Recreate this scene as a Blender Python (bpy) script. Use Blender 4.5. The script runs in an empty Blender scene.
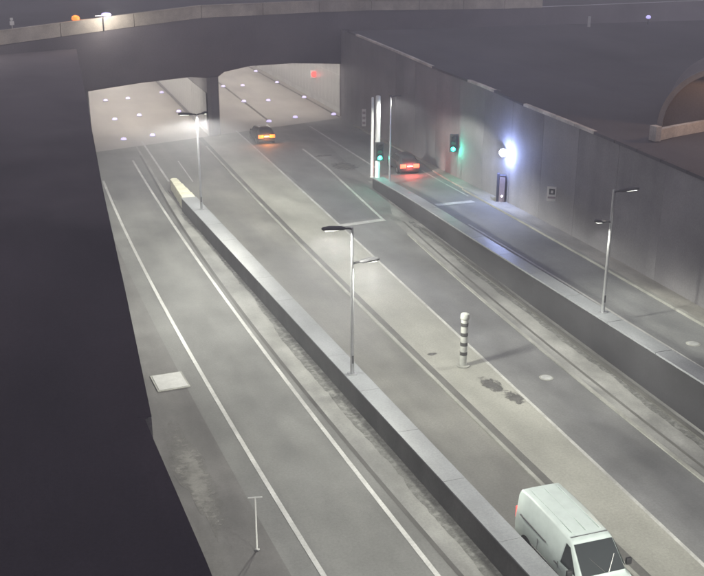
import bpy, bmesh, math, random
from mathutils import Vector, Matrix
random.seed(7)
R = math.radians
S = bpy.context.scene
COL = S.collection

# ------------------------------------------------------------------ camera
cd = bpy.data.cameras.new('camera'); cam = bpy.data.objects.new('camera', cd); COL.objects.link(cam)
cam.location = (0, 0, 18.0)
cam.rotation_euler = (R(90 - 19.367), 0, R(-19.276))
cd.sensor_width = 36; cd.lens = 50.62; cd.clip_start = 0.3; cd.clip_end = 2000
S.camera = cam

# ------------------------------------------------------------------ night sky: overcast city glow
w = bpy.data.worlds.new('World'); S.world = w; w.use_nodes = True
bg = w.node_tree.nodes['Background']
bg.inputs['Color'].default_value = (0.92, 0.87, 0.98, 1); bg.inputs['Strength'].default_value = 0.44
S.view_settings.view_transform = 'Standard'; S.view_settings.look = 'None'
S.view_settings.exposure = 0; S.view_settings.gamma = 1; S.view_settings.use_curve_mapping = False
S.render.engine = 'CYCLES'
S.cycles.use_denoising = True
S.cycles.max_bounces = 4; S.cycles.diffuse_bounces = 3; S.cycles.glossy_bounces = 2; S.cycles.transmission_bounces = 0
S.cycles.sample_clamp_indirect = 4.0
S.cycles.use_light_tree = True
S.cycles.volume_bounces = 0

# ------------------------------------------------------------------ materials
MATS = {}
def nodes(m):
    m.use_nodes = True
    nt = m.node_tree; return nt, nt.nodes, nt.links, nt.nodes['Principled BSDF']
def plain(name, col, rough=0.6, metal=0.0, emit=None, es=0.0, spec=0.5, var=0.0):
    m = bpy.data.materials.new(name); nt, N, Lk, b = nodes(m)
    b.inputs['Base Color'].default_value = (*col, 1); b.inputs['Roughness'].default_value = rough
    b.inputs['Metallic'].default_value = metal; b.inputs['Specular IOR Level'].default_value = spec
    if emit: b.inputs['Emission Color'].default_value = (*emit, 1); b.inputs['Emission Strength'].default_value = es
    if var > 0:
        tc = N.new('ShaderNodeTexCoord'); n = N.new('ShaderNodeTexNoise'); n.inputs['Scale'].default_value = 3.5
        n.inputs['Detail'].default_value = 6; Lk.new(tc.outputs['Object'], n.inputs['Vector'])
        r = N.new('ShaderNodeValToRGB'); r.color_ramp.elements[0].position = .3; r.color_ramp.elements[1].position = .75
        r.color_ramp.elements[0].color = (*[c * (1 - var) for c in col], 1); r.color_ramp.elements[1].color = (*[min(1, c * (1 + var)) for c in col], 1)
        Lk.new(n.outputs['Fac'], r.inputs['Fac']); Lk.new(r.outputs['Color'], b.inputs['Base Color'])
    MATS[name] = m; return m
def ground_mat(name, col, dark, rough=0.75, streak=(0.55, 0.05, 0.5), blotch=0.35, grain=0.2, stain_lo=.42, stain_hi=.72, bump=.25, stain_amt=.6):
    """worn paving: tyre-direction streaks, rounded blotches, fine aggregate grain"""
    m = bpy.data.materials.new(name); nt, N, Lk, b = nodes(m)
    tc = N.new('ShaderNodeTexCoord')
    def noise(scale_vec, detail, rough_=.55):
        mp = N.new('ShaderNodeMapping'); mp.inputs['Scale'].default_value = scale_vec
        Lk.new(tc.outputs['Object'], mp.inputs['Vector'])
        n = N.new('ShaderNodeTexNoise'); n.inputs['Scale'].default_value = 1; n.inputs['Detail'].default_value = detail; n.inputs['Roughness'].default_value = rough_
        Lk.new(mp.outputs['Vector'], n.inputs['Vector']); return n.outputs['Fac']
    def ramp(fac, p0, p1, c0, c1):
        r = N.new('ShaderNodeValToRGB'); r.color_ramp.elements[0].position = p0; r.color_ramp.elements[1].position = p1
        r.color_ramp.elements[0].color = (*c0, 1); r.color_ramp.elements[1].color = (*c1, 1)
        Lk.new(fac, r.inputs['Fac']); return r.outputs['Color']
    def mix(kind, fac, a, bb):
        x = N.new('ShaderNodeMix'); x.data_type = 'RGBA'; x.blend_type = kind
        if isinstance(fac, float): x.inputs[0].default_value = fac
        else: Lk.new(fac, x.inputs[0])
        Lk.new(a, x.inputs[6]); Lk.new(bb, x.inputs[7]); return x.outputs[2]
    a = ramp(noise(streak, 5), stain_lo, stain_hi, dark, col)
    lt = ramp(noise((blotch, blotch * .7, blotch), 7, .6), .35, .7, tuple(1 - stain_amt * .5 for _ in range(3)), (1.06, 1.06, 1.06))
    c = mix('MULTIPLY', 1.0, a, lt)
    gr = ramp(noise((11, 11, 11), 5, .75), .3, .7, (1 - grain,) * 3, (1 + grain,) * 3)
    c = mix('MULTIPLY', 1.0, c, gr)
    pt = ramp(noise((.16, .03, .2), 2), .52, .58, (1, 1, 1), (.9, .9, .92))
    c = mix('MULTIPLY', 1.0, c, pt)
    Lk.new(c, b.inputs['Base Color'])
    rr = N.new('ShaderNodeMapRange'); rr.inputs[3].default_value = rough - .12; rr.inputs[4].default_value = min(1, rough + .12)
    Lk.new(noise((.5, .12, .5), 4), rr.inputs[0]); Lk.new(rr.outputs[0], b.inputs['Roughness'])
    b.inputs['Specular IOR Level'].default_value = .35
    bp = N.new('ShaderNodeBump'); bp.inputs['Strength'].default_value = bump; bp.inputs['Distance'].default_value = .01
    Lk.new(noise((40, 40, 40), 3), bp.inputs['Height']); Lk.new(bp.outputs['Normal'], b.inputs['Normal'])
    MATS[name] = m; return m

ground_mat('asphalt_left', (.205, .206, .196), (.155, .156, .151), blotch=.3, stain_amt=.8)
ground_mat('asphalt_mid', (.25, .245, .222), (.18, .178, .165), blotch=.25, stain_amt=.8)
ground_mat('asphalt_dark', (.225, .226, .222), (.18, .181, .18), blotch=.3, stain_amt=.8)
ground_mat('asphalt_slip', (.26, .265, .26), (.205, .21, .21), blotch=.3)
ground_mat('concrete_strip', (.375, .373, .33), (.305, .303, .268), blotch=.3)
ground_mat('concrete_apron', (.36, .36, .34), (.18, .18, .175), streak=(.5, .12, .5), blotch=.55, stain_amt=.9, stain_lo=.3, stain_hi=.6)
ground_mat('concrete_walk', (.155, .15, .144), (.105, .10, .098), streak=(.7, .1, .5), blotch=.6, stain_amt=.8)
ground_mat('concrete_pavement', (.46, .45, .40), (.32, .31, .28), blotch=.5, stain_amt=.8)
ground_mat('tunnel_floor', (.42, .40, .37), (.37, .35, .33), blotch=.2, stain_amt=.3)
ground_mat('gutter', (.165, .162, .15), (.115, .113, .105), blotch=.8)
ground_mat('slot_dark', (.085, .083, .078), (.06, .058, .055), blotch=.8)
ground_mat('wall_concrete', (.30, .29, .30), (.24, .235, .24), streak=(.25, .25, .06), blotch=.25, rough=.85, stain_amt=.5)
ground_mat('wall_concrete_b', (.292, .283, .291), (.232, .227, .233), streak=(.5, .5, .06), blotch=.35, rough=.85, stain_amt=.7)
ground_mat('wall_concrete_c', (.305, .296, .303), (.24, .235, .24), streak=(.7, .7, .06), blotch=.3, rough=.85, stain_amt=.6)
ground_mat('wall_median', (.17, .17, .163), (.11, .11, .106), streak=(.5, .5, .1), blotch=.4, rough=.85, stain_amt=.8)
ground_mat('wall_ramp', (.052, .052, .056), (.04, .04, .043), streak=(.3, .3, .12), blotch=.3, rough=.9)
ground_mat('coping_pale', (.30, .31, .325), (.23, .24, .25), blotch=.5, rough=.42, stain_amt=.5)
def pale_to_bridge(m):
    # dark ground colour turns paler grey towards the bridge, with a ragged border
    nt = m.node_tree; N = nt.nodes; Lk = nt.links; b = N['Principled BSDF']; src = b.inputs['Base Color'].links[0].from_socket
    tc = N.new('ShaderNodeTexCoord'); sp = N.new('ShaderNodeSeparateXYZ'); Lk.new(tc.outputs['Object'], sp.inputs[0])
    n = N.new('ShaderNodeTexNoise'); n.inputs['Scale'].default_value = .22; n.inputs['Detail'].default_value = 6; Lk.new(tc.outputs['Object'], n.inputs['Vector'])
    ma = N.new('ShaderNodeMath'); ma.operation = 'MULTIPLY_ADD'; ma.inputs[1].default_value = 40; Lk.new(n.outputs['Fac'], ma.inputs[0]); Lk.new(sp.outputs['Y'], ma.inputs[2])
    mr = N.new('ShaderNodeMapRange'); mr.inputs[1].default_value = 58; mr.inputs[2].default_value = 108; Lk.new(ma.outputs[0], mr.inputs[0])
    mx = N.new('ShaderNodeMix'); mx.data_type = 'RGBA'; Lk.new(mr.outputs[0], mx.inputs[0]); Lk.new(src, mx.inputs[6]); mx.inputs[7].default_value = (.19, .172, .182, 1)
    Lk.new(mx.outputs[2], b.inputs['Base Color'])
ground_mat('bank_ground', (.068, .056, .068), (.042, .036, .046), streak=(.2, .05, .2), blotch=.15, rough=1.0, bump=.6); pale_to_bridge(MATS['bank_ground'])
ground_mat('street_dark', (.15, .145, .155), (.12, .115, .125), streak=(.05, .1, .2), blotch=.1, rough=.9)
ground_mat('deck_face', (.245, .225, .235), (.20, .185, .195), streak=(.12, .12, .3), blotch=.12, rough=.9, stain_amt=.5)
ground_mat('parapet_pale', (.74, .68, .58), (.55, .50, .42), streak=(.3, .3, .3), blotch=.6, rough=.8)
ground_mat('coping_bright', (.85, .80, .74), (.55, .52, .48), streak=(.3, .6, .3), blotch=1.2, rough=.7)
ground_mat('tile_white', (.62, .62, .60), (.5, .5, .49), streak=(.6, .6, .08), blotch=.5, rough=.45, stain_amt=.4)
ground_mat('paint_white', (.58, .58, .555), (.40, .40, .385), streak=(.5, .25, .5), blotch=1.5, rough=.6, stain_amt=.5)
ground_mat('paint_worn', (.62, .62, .585), (.46, .46, .43), streak=(.5, .25, .5), blotch=1.5, rough=.7)
ground_mat('kerb_pale', (.42, .42, .385), (.31, .31, .28), streak=(.5, .3, .5), blotch=.8)
plain('ceiling', (.55, .54, .52), .9, var=.1)
plain('steel', (.55, .56, .57), .35, .8, var=.12)
plain('steel_dark', (.10, .10, .105), .5, .3, var=.2)
plain('black', (.02, .02, .022), .5)
plain('rubber', (.018, .018, .018), .8)
plain('white_enamel', (.78, .78, .76), .35, var=.06)
plain('cream', (.62, .60, .46), .6, var=.15)
plain('band_black', (.05, .05, .048), .7, var=.3)
plain('band_white', (.42, .43, .40), .6, var=.2)
plain('cover_iron', (.42, .43, .42), .5, .2, var=.25)
plain('plate_pale', (.38, .38, .37), .6, var=.12)
plain('van_paint', (.54, .61, .585), .33, var=.07)
plain('van_dull', (.42, .48, .46), .4, var=.06)
plain('car_grey', (.06, .06, .065), .3)
plain('car_dark', (.035, .035, .042), .3)
plain('glass_dark', (.035, .04, .042), .12)
plain('rim', (.45, .45, .46), .35, .8)
plain('cabinet', (.36, .30, .33), .6, var=.1)
plain('cabinet_dark', (.06, .06, .08), .6)
plain('lens_off', (.05, .05, .05), .3)
LAMPC = (1.0, 1.0, 0.88)
plain('led', (.9, .9, .9), .4, emit=LAMPC, es=3)
plain('tube_light', (.9, .9, .9), .4, emit=(1.0, .93, .85), es=135)
plain('stud_glow', (.9, .9, .9), .4, emit=(.56, .46, 1.0), es=1.5)
plain('green_light', (.1, .6, .4), .4, emit=(.05, 1.0, .66), es=2.2)
plain('blue_light', (.8, .85, 1), .4, emit=(.50, .58, 1.0), es=60)
plain('red_light', (.7, .05, .03), .4, emit=(1.0, .10, .05), es=6)
plain('red_glow', (.7, .1, .08), .4, emit=(1.0, .08, .07), es=2.2)
plain('amber_light', (.8, .3, .05), .4, emit=(1.0, .20, .03), es=1.9)
plain('white_light', (.9, .9, .9), .4, emit=(.9, .92, 1), es=10)
plain('violet_light', (.8, .8, .9), .4, emit=(.50, .45, 1.0), es=1.4)

# ------------------------------------------------------------------ helpers
def link(name, me, mat, parent=None):
    o = bpy.data.objects.new(name, me); COL.objects.link(o)
    if mat: me.materials.append(MATS[mat] if isinstance(mat, str) else mat)
    if parent: o.parent = parent
    return o
def obj(name, bm, mat, parent=None, smooth=None):
    me = bpy.data.meshes.new(name); bmesh.ops.recalc_face_normals(bm, faces=bm.faces); bm.to_mesh(me); bm.free()
    if smooth is not None:
        for p in me.polygons: p.use_smooth = True
        me.set_sharp_from_angle(angle=R(smooth))
    return link(name, me, mat, parent)
def sheet(name, verts, faces, mat, parent=None):
    me = bpy.data.meshes.new(name); me.from_pydata(verts, [], faces); me.update(); return link(name, me, mat, parent)
def tag(o, label, cat, group=None):
    o['label'] = label; o['category'] = cat
    if group: o['group'] = group
    return o
def struct(o, label=None, cat=None):
    o['kind'] = 'structure'
    if label: o['label'] = label
    if cat: o['category'] = cat
    return o
def thing(name, label, cat, loc=(0, 0, 0), rz=0, group=None):
    o = bpy.data.objects.new(name, None); COL.objects.link(o); o.location = loc; o.rotation_euler = (0, 0, rz); o.empty_display_size = .2
    return tag(o, label, cat, group)
def box(bm, x0, x1, y0, y1, z0, z1, bev=0):
    vs = [bm.verts.new(p) for p in [(x0, y0, z0), (x1, y0, z0), (x1, y1, z0), (x0, y1, z0), (x0, y0, z1), (x1, y0, z1), (x1, y1, z1), (x0, y1, z1)]]
    fs = [bm.faces.new([vs[i] for i in f]) for f in [(3, 2, 1, 0), (4, 5, 6, 7), (0, 1, 5, 4), (1, 2, 6, 5), (2, 3, 7, 6), (3, 0, 4, 7)]]
    if bev:
        es = set(e for f in fs for e in f.edges)
        bmesh.ops.bevel(bm, geom=list(es), offset=bev, segments=2, affect='EDGES', profile=.5)
def tube(bm, pts, rads, n=12, cap=True):
    """swept ring through points, tapered"""
    rings = []
    for i, p in enumerate(pts):
        p = Vector(p)
        d = (Vector(pts[min(i + 1, len(pts) - 1)]) - Vector(pts[max(i - 1, 0)])).normalized()
        u = d.orthogonal().normalized() if abs(d.z) < .999 else Vector((1, 0, 0)); v = d.cross(u)
        if abs(d.z) < .999:
            u = Vector((0, 0, 1)).cross(d).normalized(); v = d.cross(u)
        r = rads[i] if isinstance(rads, (list, tuple)) else rads
        rings.append([bm.verts.new(p + u * r * math.cos(2 * math.pi * k / n) + v * r * math.sin(2 * math.pi * k / n)) for k in range(n)])
    for a, b in zip(rings, rings[1:]):
        for k in range(n): bm.faces.new((a[k], a[(k + 1) % n], b[(k + 1) % n], b[k]))
    if cap: bm.faces.new(rings[0][::-1]); bm.faces.new(rings[-1])
def lathe(bm, prof, n=24, c=(0, 0, 0)):
    rings = []
    for r, z in prof:
        rings.append([bm.verts.new((c[0] + r * math.cos(2 * math.pi * k / n), c[1] + r * math.sin(2 * math.pi * k / n), c[2] + z)) for k in range(n)])
    for a, b in zip(rings, rings[1:]):
        for k in range(n): bm.faces.new((a[k], a[(k + 1) % n], b[(k + 1) % n], b[k]))
    bm.faces.new(rings[0][::-1]); bm.faces.new(rings[-1])
def B(): return bmesh.new()
def small_box(name, par, mat, *a, bev=.01):
    bm = B(); box(bm, *a, bev); return obj(name, bm, mat, par, 40)
def frange(a, b, st):
    n = max(1, int(round((b - a) / st))); return [a + (b - a) * i / n for i in range(n + 1)]
def lerp_tab(tab):
    def f(v):
        if v <= tab[0][0]:
            (a, b), (c, d) = tab[0], tab[1]; return b + (d - b) * (v - a) / (c - a)
        for (a, b), (c, d) in zip(tab, tab[1:]):
            if v <= c: return b + (d - b) * (v - a) / (c - a)
        (a, b), (c, d) = tab[-2], tab[-1]; return d + (d - b) / (c - a) * (v - c)
    return f
def quad(c0, c1, c2=0., lo=22., hi=98.):
    def raw(y):
        t = (y - 50) / 30; return c0 + c1 * t + c2 * t * t
    def f(y):
        if y < lo: return raw(lo) + (raw(lo + 1) - raw(lo)) * (y - lo)
        if y > hi: return raw(hi) + .028 * (y - hi)
        return raw(y)
    return f
def off(f, d): return lambda y: f(y) + d
def strip(name, fa, fb, y0, y1, z, mat, step=2.0, parent=None):
    zf = z if callable(z) else (lambda y: z)
    ys = frange(y0, y1, step); v = []; fs = []
    for y in ys: v += [(fa(y), y, zf(y)), (fb(y), y, zf(y))]
    for i in range(len(ys) - 1): fs.append((2 * i, 2 * i + 1, 2 * i + 3, 2 * i + 2))
    return sheet(name, v, fs, mat, parent)
def prism(bm, fa, fb, y0, y1, zlo, zhi, step=2.0):
    """closed bar following the road between two curves"""
    zl = zlo if callable(zlo) else (lambda y: zlo); zh = zhi if callable(zhi) else (lambda y: zhi)
    prev = None
    for y in frange(y0, y1, step):
        r = [bm.verts.new(p) for p in [(fa(y), y, zl(y)), (fb(y), y, zl(y)), (fb(y), y, zh(y)), (fa(y), y, zh(y))]]
        if prev:
            for k in range(4): bm.faces.new((prev[k], prev[(k + 1) % 4], r[(k + 1) % 4], r[k]))
        else: bm.faces.new(r[::-1])
        prev = r
    bm.faces.new(prev)
def line(name, f, wd, y0, y1, z=.012, mat='paint_white'):
    return struct(strip(name, off(f, -wd / 2), off(f, wd / 2), y0, y1, z, mat, 1.5))

# ------------------------------------------------------------------ plan curves (metres; y runs towards the tunnel)
L1 = quad(6.675, -.465, .569, 22, 82); L2 = quad(9.952, -.483, .423, 22, 88)
G1 = quad(10.258, -.436, .844, 22, 76)
K1 = quad(16.423, .302, .203, 24, 88); W1 = quad(19.878, 1.23, -.075, 20, 98)
W2 = lerp_tab([(56, 23.25), (61, 23.55), (78, 25.0), (90, 25.45), (102, 25.95), (200, 28.6)])
K2 = quad(23.209, 2.372, .893, 24, 60); W3 = lerp_tab([(60, 28.3), (70.5, 28.65), (98, 29.35), (200, 32.3)])
ML = quad(11.617, -1.045, 0, 10, 76); MR = quad(12.5, -.861, 0, 10, 76)
WR = lambda y: 24.3 + (y - 30) * .045                       # left face of the ramp wall
KR = quad(30.544, 2.646, -.362, 28, 74); RW = lambda y: quad(31.938, 2.655, -.933, 30, 92)(min(y, 92))
def zs(y): return 0. if y >= 78 else (.034 * (78 - y) ** 2 / 20 if y > 68 else .034 * (73 - y))
wr_top = lerp_tab([(-40, 2.9), (28.3, 1.97), (39.8, 1.7), (49.5, 1.45), (59.4, 1.27), (63.5, 1.15), (69.5, .84)])
P0 = Vector((7.341, 90.78)); P1 = Vector((34.745, 100.98)); PD = (P1 - P0).normalized(); PN = Vector((-PD.y, PD.x))
def por(x): return P0.y + (x - P0.x) * PD.y / PD.x           # y of the skewed portal line at x
bank = lambda y: 6.0 + .035 * y
rtop = lerp_tab([(-60, 7.2), (37.6, 7.44), (49.2, 7.6), (58.5, 7.7), (64.9, 7.98), (74.2, 8.12), (92.9, 9.0), (99, 9.3)])
BE = lerp_tab([(-40, .2), (10, 2.95), (16.16, 2.76), (22.5, 2.44), (22.65, 2.62), (31.5, 3.1), (44, 3.72), (51.4, 4.16), (69, 5.2), (92, 6.5)])

# ------------------------------------------------------------------ lower ground and carriageways
struct(sheet('ground', [(-3, -60, -.03), (60, -60, -.03), (60, 300, -.03), (-3, 300, -.03)], [(0, 1, 2, 3)], 'asphalt_left'))
Y0 = -45
def to_portal(name, fa, fb, y0, z, mat, yend=None):
    """strip that stops on the skewed portal line"""
    ys = frange(y0, 88, 2.0); v = []; fs = []
    for y in ys: v += [(fa(y), y, z), (fb(y), y, z)]
    ya = por(fa(92)); yb = por(fb(92)); v += [(fa(ya), ya, z), (fb(yb), yb, z)]
    for i in range(len(ys)): fs.append((2 * i, 2 * i + 1, 2 * i + 3, 2 * i + 2))
    return struct(sheet(name, v, fs, mat))
struct(strip('pavement', lambda y: -2.5, off(L1, -.9), Y0, 90, 0.0, 'concrete_walk'))
to_portal('road', off(L1, -.9), off(G1, -.02), Y0, .0, 'asphalt_left')
to_portal('apron', off(G1, .09), lambda y: ML(y) + .05 if y < 74 else ML(74) + .05 + .02 * (y - 74), Y0, .0, 'concrete_apron')
to_portal('road', lambda y: ML(min(y, 74)) + .05 + .02 * max(0, y - 74), off(K1, .0), Y0, -.002, 'asphalt_mid')
to_portal('concrete_strip', off(K1, .45), off(W1, 0), Y0, .0, 'concrete_strip')
to_portal('road', off(W1, 0), lambda y: K2(y) if y < 56 else K2(56) + (W3(y) + .6 - K2(56)) * min(1, (y - 56) / 8), Y0, .0, 'asphalt_dark')
struct(strip('apron', off(K2, .0), off(WR, .3), Y0, 62, .004, 'concrete_apron'))
struct(strip('apron', lambda y: K2(60) - .1 + (y - 60) * .32, lambda y: WR(y) + .3, 62, 72, .005, 'concrete_apron', 1.0))
# drain slot beside the left lane and its dark lips
struct(strip('drain_channel', off(G1, -.05), off(G1, .12), Y0, 88, .006, 'slot_dark'))
# raised kerbs with a gutter beside them
bm = B(); prism(bm, off(K1, -.07), off(K1, .09), Y0, 90, -.02, .05); struct(obj('kerb', bm, 'kerb_pale'))
struct(strip('gutter', off(K1, .09), off(K1, .46), Y0, 90, .004, 'gutter'))
bm = B(); prism(bm, off(K2, -.08), off(K2, .10), Y0, 57, -.02, .05); struct(obj('kerb', bm, 'kerb_pale'))
struct(strip('gutter', off(K2, .50), off(K2, .64), Y0, 60, .009, 'gutter'))
bm = B(); prism(bm, off(WR, -.5), off(WR, -.28), Y0, 58, -.02, .07); struct(obj('kerb', bm, 'gutter'))
# slip road climbing towards the camera
struct(strip('slip_road', lambda y: WR(y) + .6, lambda y: KR(y) + .2 if y < 66 else KR(66) + .2 + (RW(y) - KR(66) - .2) * min(1, (y - 66) / 14), Y0, 78, lambda y: zs(y) + .004, 'asphalt_slip'))
struct(sheet('slip_road', [(WR(78) + .6, 78, .004), (RW(78) + .2, 78, .004), (33.85, por(33.85), .004), (W3(98), por(W3(98)), .004)], [(0, 1, 2, 3)], 'asphalt_slip'))
bm = B(); prism(bm, KR, off(KR, .22), Y0, 66, lambda y: zs(y) - .2, lambda y: zs(y) + .13); struct(obj('kerb', bm, 'kerb_pale'))
def krx(y): return KR(y) + .22 if y < 66 else KR(66) + .22 + (RW(y) - .35 - KR(66) - .22) * min(1, (y - 66) / 12)
bm = B(); prism(bm, krx, off(RW, .25), Y0, 96, lambda y: zs(y) - .3, lambda y: zs(y) + .125); struct(obj('pavement', bm, 'concrete_pavement'))
# tunnel floors
struct(sheet('tunnel_floor', [(7.0, por(7.0), .006), (19.0, por(19.0), .006), (24, 260, .006), (9, 260, .006)], [(0, 1, 2, 3)], 'tunnel_floor'))
struct(sheet('tunnel_floor', [(19.0, por(19.0), .006), (35, por(35.), .006), (41, 260, .006), (24, 260, .006)], [(0, 1, 2, 3)], 'tunnel_floor'))
for f in (lerp_tab([(96, 26.1), (101, 26.15), (128, 27.25), (200, 30)]), lerp_tab([(101, 33.95), (116, 34.45), (130, 34.85), (200, 37)]), lerp_tab([(94, 18.75), (110, 19.1), (126, 19.5), (200, 21.4)])):
    struct(strip('drain_channel', off(f, -.14), off(f, .14), 101, 200, .010, 'concrete_walk', 4))
def dirt_band(f, lo, hi, y0, y1, sgn, seed):
    rnd = random.Random(seed); v = []; fs = []; ys = frange(y0, y1, .3); q = .5
    for y in ys:
        q = min(1, max(0, q + rnd.uniform(-.09, .09))); d = lo + (hi - lo) * min(1, max(0, q + rnd.uniform(-.06, .06))); a, b = f(y), f(y) + sgn * d
        v += [(min(a, b), y, .0075), (max(a, b), y, .0075)]
    for i in range(len(ys) - 1): fs.append((2 * i, 2 * i + 1, 2 * i + 3, 2 * i + 2))
    return struct(sheet('dirt', v, fs, 'dirt'))
ground_mat('dirt', (.23, .23, .215), (.165, .165, .157), streak=(1.2, .3, 1), blotch=.9, stain_amt=.9)
dirt_band(ML, .10, .62, -30, 67, -1, 4); dirt_band(off(WR, -.3), .25, .75, -30, 60, -1, 6)
# painted markings
line('lane_marking', L1, .17, Y0, 79); line('lane_marking', L2, .17, Y0, 86)
line('lane_marking', lerp_tab([(77, 11.62), (94.5, 11.93), (95, 11.95)]), .17, 77, 94.3)
line('lane_marking', lerp_tab([(76, 13.38), (85, 13.66)]), .10, 76.3, 84.5)
line('lane_marking', W1, .14, Y0, 60.2, mat='paint_worn'); line('lane_marking', W1, .17, 60.2, 97)
line('lane_marking', W2, .20, 60.6, 86); line('lane_marking', W3, .20, 70.5, 97)
line('lane_marking', lerp_tab([(64.2, 31.35), (74, 32.0)]), .14, 63.8, 74, lambda y: zs(y) + .014)
line('lane_marking', lerp_tab([(30.17, 25.8), (35.1, 26.16), (43.2, 26.78), (49.2, 27.18), (56, 27.6)]), .14, 5, 56, lambda y: zs(y) + .014)
struct(sheet('stop_line', [(20.25, 60.1, .014), (23.65, 60.55, .014), (23.65, 61.15, .014), (20.25, 60.7, .014)], [(0, 1, 2, 3)], 'paint_white'))
struct(sheet('stop_line', [(27.95, 61.7, zs(61.7) + .018), (30.9, 61.75, zs(61.75) + .018), (30.9, 62.4, zs(62.4) + .018), (27.95, 62.35, zs(62.35) + .018)], [(0, 1, 2, 3)], 'paint_white'))
# darker resurfaced lane patch in front of the stop line and repair patches
ground_mat('asphalt_patch', (.185, .186, .188), (.16, .161, .163), blotch=.4)
struct(strip('repair_patch', off(W1, .35), lambda y: W2(y) - .3, 61.6, 92, .005, 'asphalt_patch'))
def blob(name, cx, cy, rx, ry, z, mat, seed, n=22, rot=0.):
    rnd = random.Random(seed); v = []
    for k in range(n):
        a = 2 * math.pi * k / n; q = rnd.uniform(.72, 1.12); x = rx * q * math.cos(a); y = ry * q * math.sin(a)
        v.append((cx + x * 1.25 * math.cos(rot) - y * math.sin(rot), cy + x * math.sin(rot) + y * math.cos(rot), z))
    return struct(sheet(name, v, [tuple(range(n))], mat))
ground_mat('spill', (.17, .166, .158), (.11, .108, .10), streak=(3, 3, 3), blotch=2.2, stain_amt=.9)
def soft_edge(name, radial=True, lo=.42, hi=.62):
    m = MATS[name]; nt = m.node_tree; N = nt.nodes; Lk = nt.links; b = N['Principled BSDF']; out = N['Material Output']
    tr = N.new('ShaderNodeBsdfTransparent'); mx = N.new('ShaderNodeMixShader'); tc = N.new('ShaderNodeTexCoord')
    n = N.new('ShaderNodeTexNoise'); n.inputs['Scale'].default_value = 3.2; n.inputs['Detail'].default_value = 7 if radial else 3; n.inputs['Roughness'].default_value = .6; Lk.new(tc.outputs['Object'], n.inputs['Vector'])
    mr = N.new('ShaderNodeMapRange'); mr.interpolation_type = 'SMOOTHSTEP'; mr.inputs[1].default_value = lo; mr.inputs[2].default_value = hi
    if radial:
        gx = N.new('ShaderNodeVectorMath'); gx.operation = 'SUBTRACT'; gx.inputs[1].default_value = (.5, .5, 0); Lk.new(tc.outputs['Generated'], gx.inputs[0])
        fl_ = N.new('ShaderNodeVectorMath'); fl_.operation = 'MULTIPLY'; fl_.inputs[1].default_value = (1, 1, 0); Lk.new(gx.outputs[0], fl_.inputs[0])
        ln = N.new('ShaderNodeVectorMath'); ln.operation = 'LENGTH'; Lk.new(fl_.outputs[0], ln.inputs[0])
        su = N.new('ShaderNodeMath'); su.operation = 'SUBTRACT'; Lk.new(n.outputs['Fac'], su.inputs[0]); Lk.new(ln.outputs['Value'], su.inputs[1])
        Lk.new(su.outputs[0], mr.inputs[0])
    else: Lk.new(n.outputs['Fac'], mr.inputs[0])
    Lk.new(mr.outputs[0], mx.inputs[0]); Lk.new(tr.outputs[0], mx.inputs[1]); Lk.new(b.outputs[0], mx.inputs[2]); Lk.new(mx.outputs[0], out.inputs['Surface'])
soft_edge('spill', True, .06, .36); soft_edge('dirt', False, .25, .8)
blob('stain', 18.45, 34.6, .42, 1.1, .009, 'spill', 3, rot=.12)
blob('stain', 18.75, 33.0, .35, .9, .009, 'spill', 5, rot=.2)
ground_mat('pale_dust', (.235, .228, .212), (.18, .174, .162), streak=(1, .3, 1), blotch=1.2); soft_edge('pale_dust', True, -.05, .5)
blob('stain', 4.95, 31.4, .52, 5.2, .009, 'pale_dust', 21, n=40, rot=.075)
blob('stain', 17.35, 38.4, .3, .22, .009, 'spill', 8)
blob('stain', 26.5, 77.5, 1.1, 2.2, .009, 'spill', 9)
blob('stain', 26.2, 82.5, .9, .45, .009, 'spill', 12)

# ------------------------------------------------------------------ upper ground
ys = sorted(frange(-60, 90, 3) + [22.5, 22.655]); v = []; fs = []
for y in ys: v += [(-320, y, bank(y) + 3), (-30, y, bank(y) + .2), (BE(y) - .02, y, bank(y))]
for i in range(len(ys) - 1):
    a = 3 * i; fs += [(a, a + 1, a + 4, a + 3), (a + 1, a + 2, a + 5, a + 4)]
struct(sheet('upper_ground', v, fs, 'bank_ground'))
ys = frange(-60, 99, 3); v = []; fs = []
for y in ys: v += [(RW(y) + .25, y, rtop(y) - .12), (80, y, rtop(y) - .1), (320, y, rtop(y) - .1)]
for i in range(len(ys) - 1):
    a = 3 * i; fs += [(a, a + 1, a + 4, a + 3), (a + 1, a + 2, a + 5, a + 4)]
struct(sheet('upper_street', v, fs, 'street_dark'))
ztop = lerp_tab([(-80, 8.4), (.2, 9.79), (5.55, 10.27), (11.3, 10.69), (18.1, 11.14), (35.2, 11.05), (60, 10.2), (120, 9.3)])
v = []; fs = []; xs = [-320, -80, -40, 0, 6, 12, 18, 27, 35, 50, 60, 90, 120, 320]
for x in xs:
    z = ztop(max(-80, min(120, x))) + .1; y = por(x) + .5
    v += [(x, y, z), (x, y + 40, z + .2), (x, 520, z + .4)]
for i in range(len(xs) - 1):
    a = 3 * i; fs += [(a, a + 3, a + 4, a + 1), (a + 1, a + 4, a + 5, a + 2)]
struct(sheet('bridge_street', v, fs, 'street_dark'))

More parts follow.
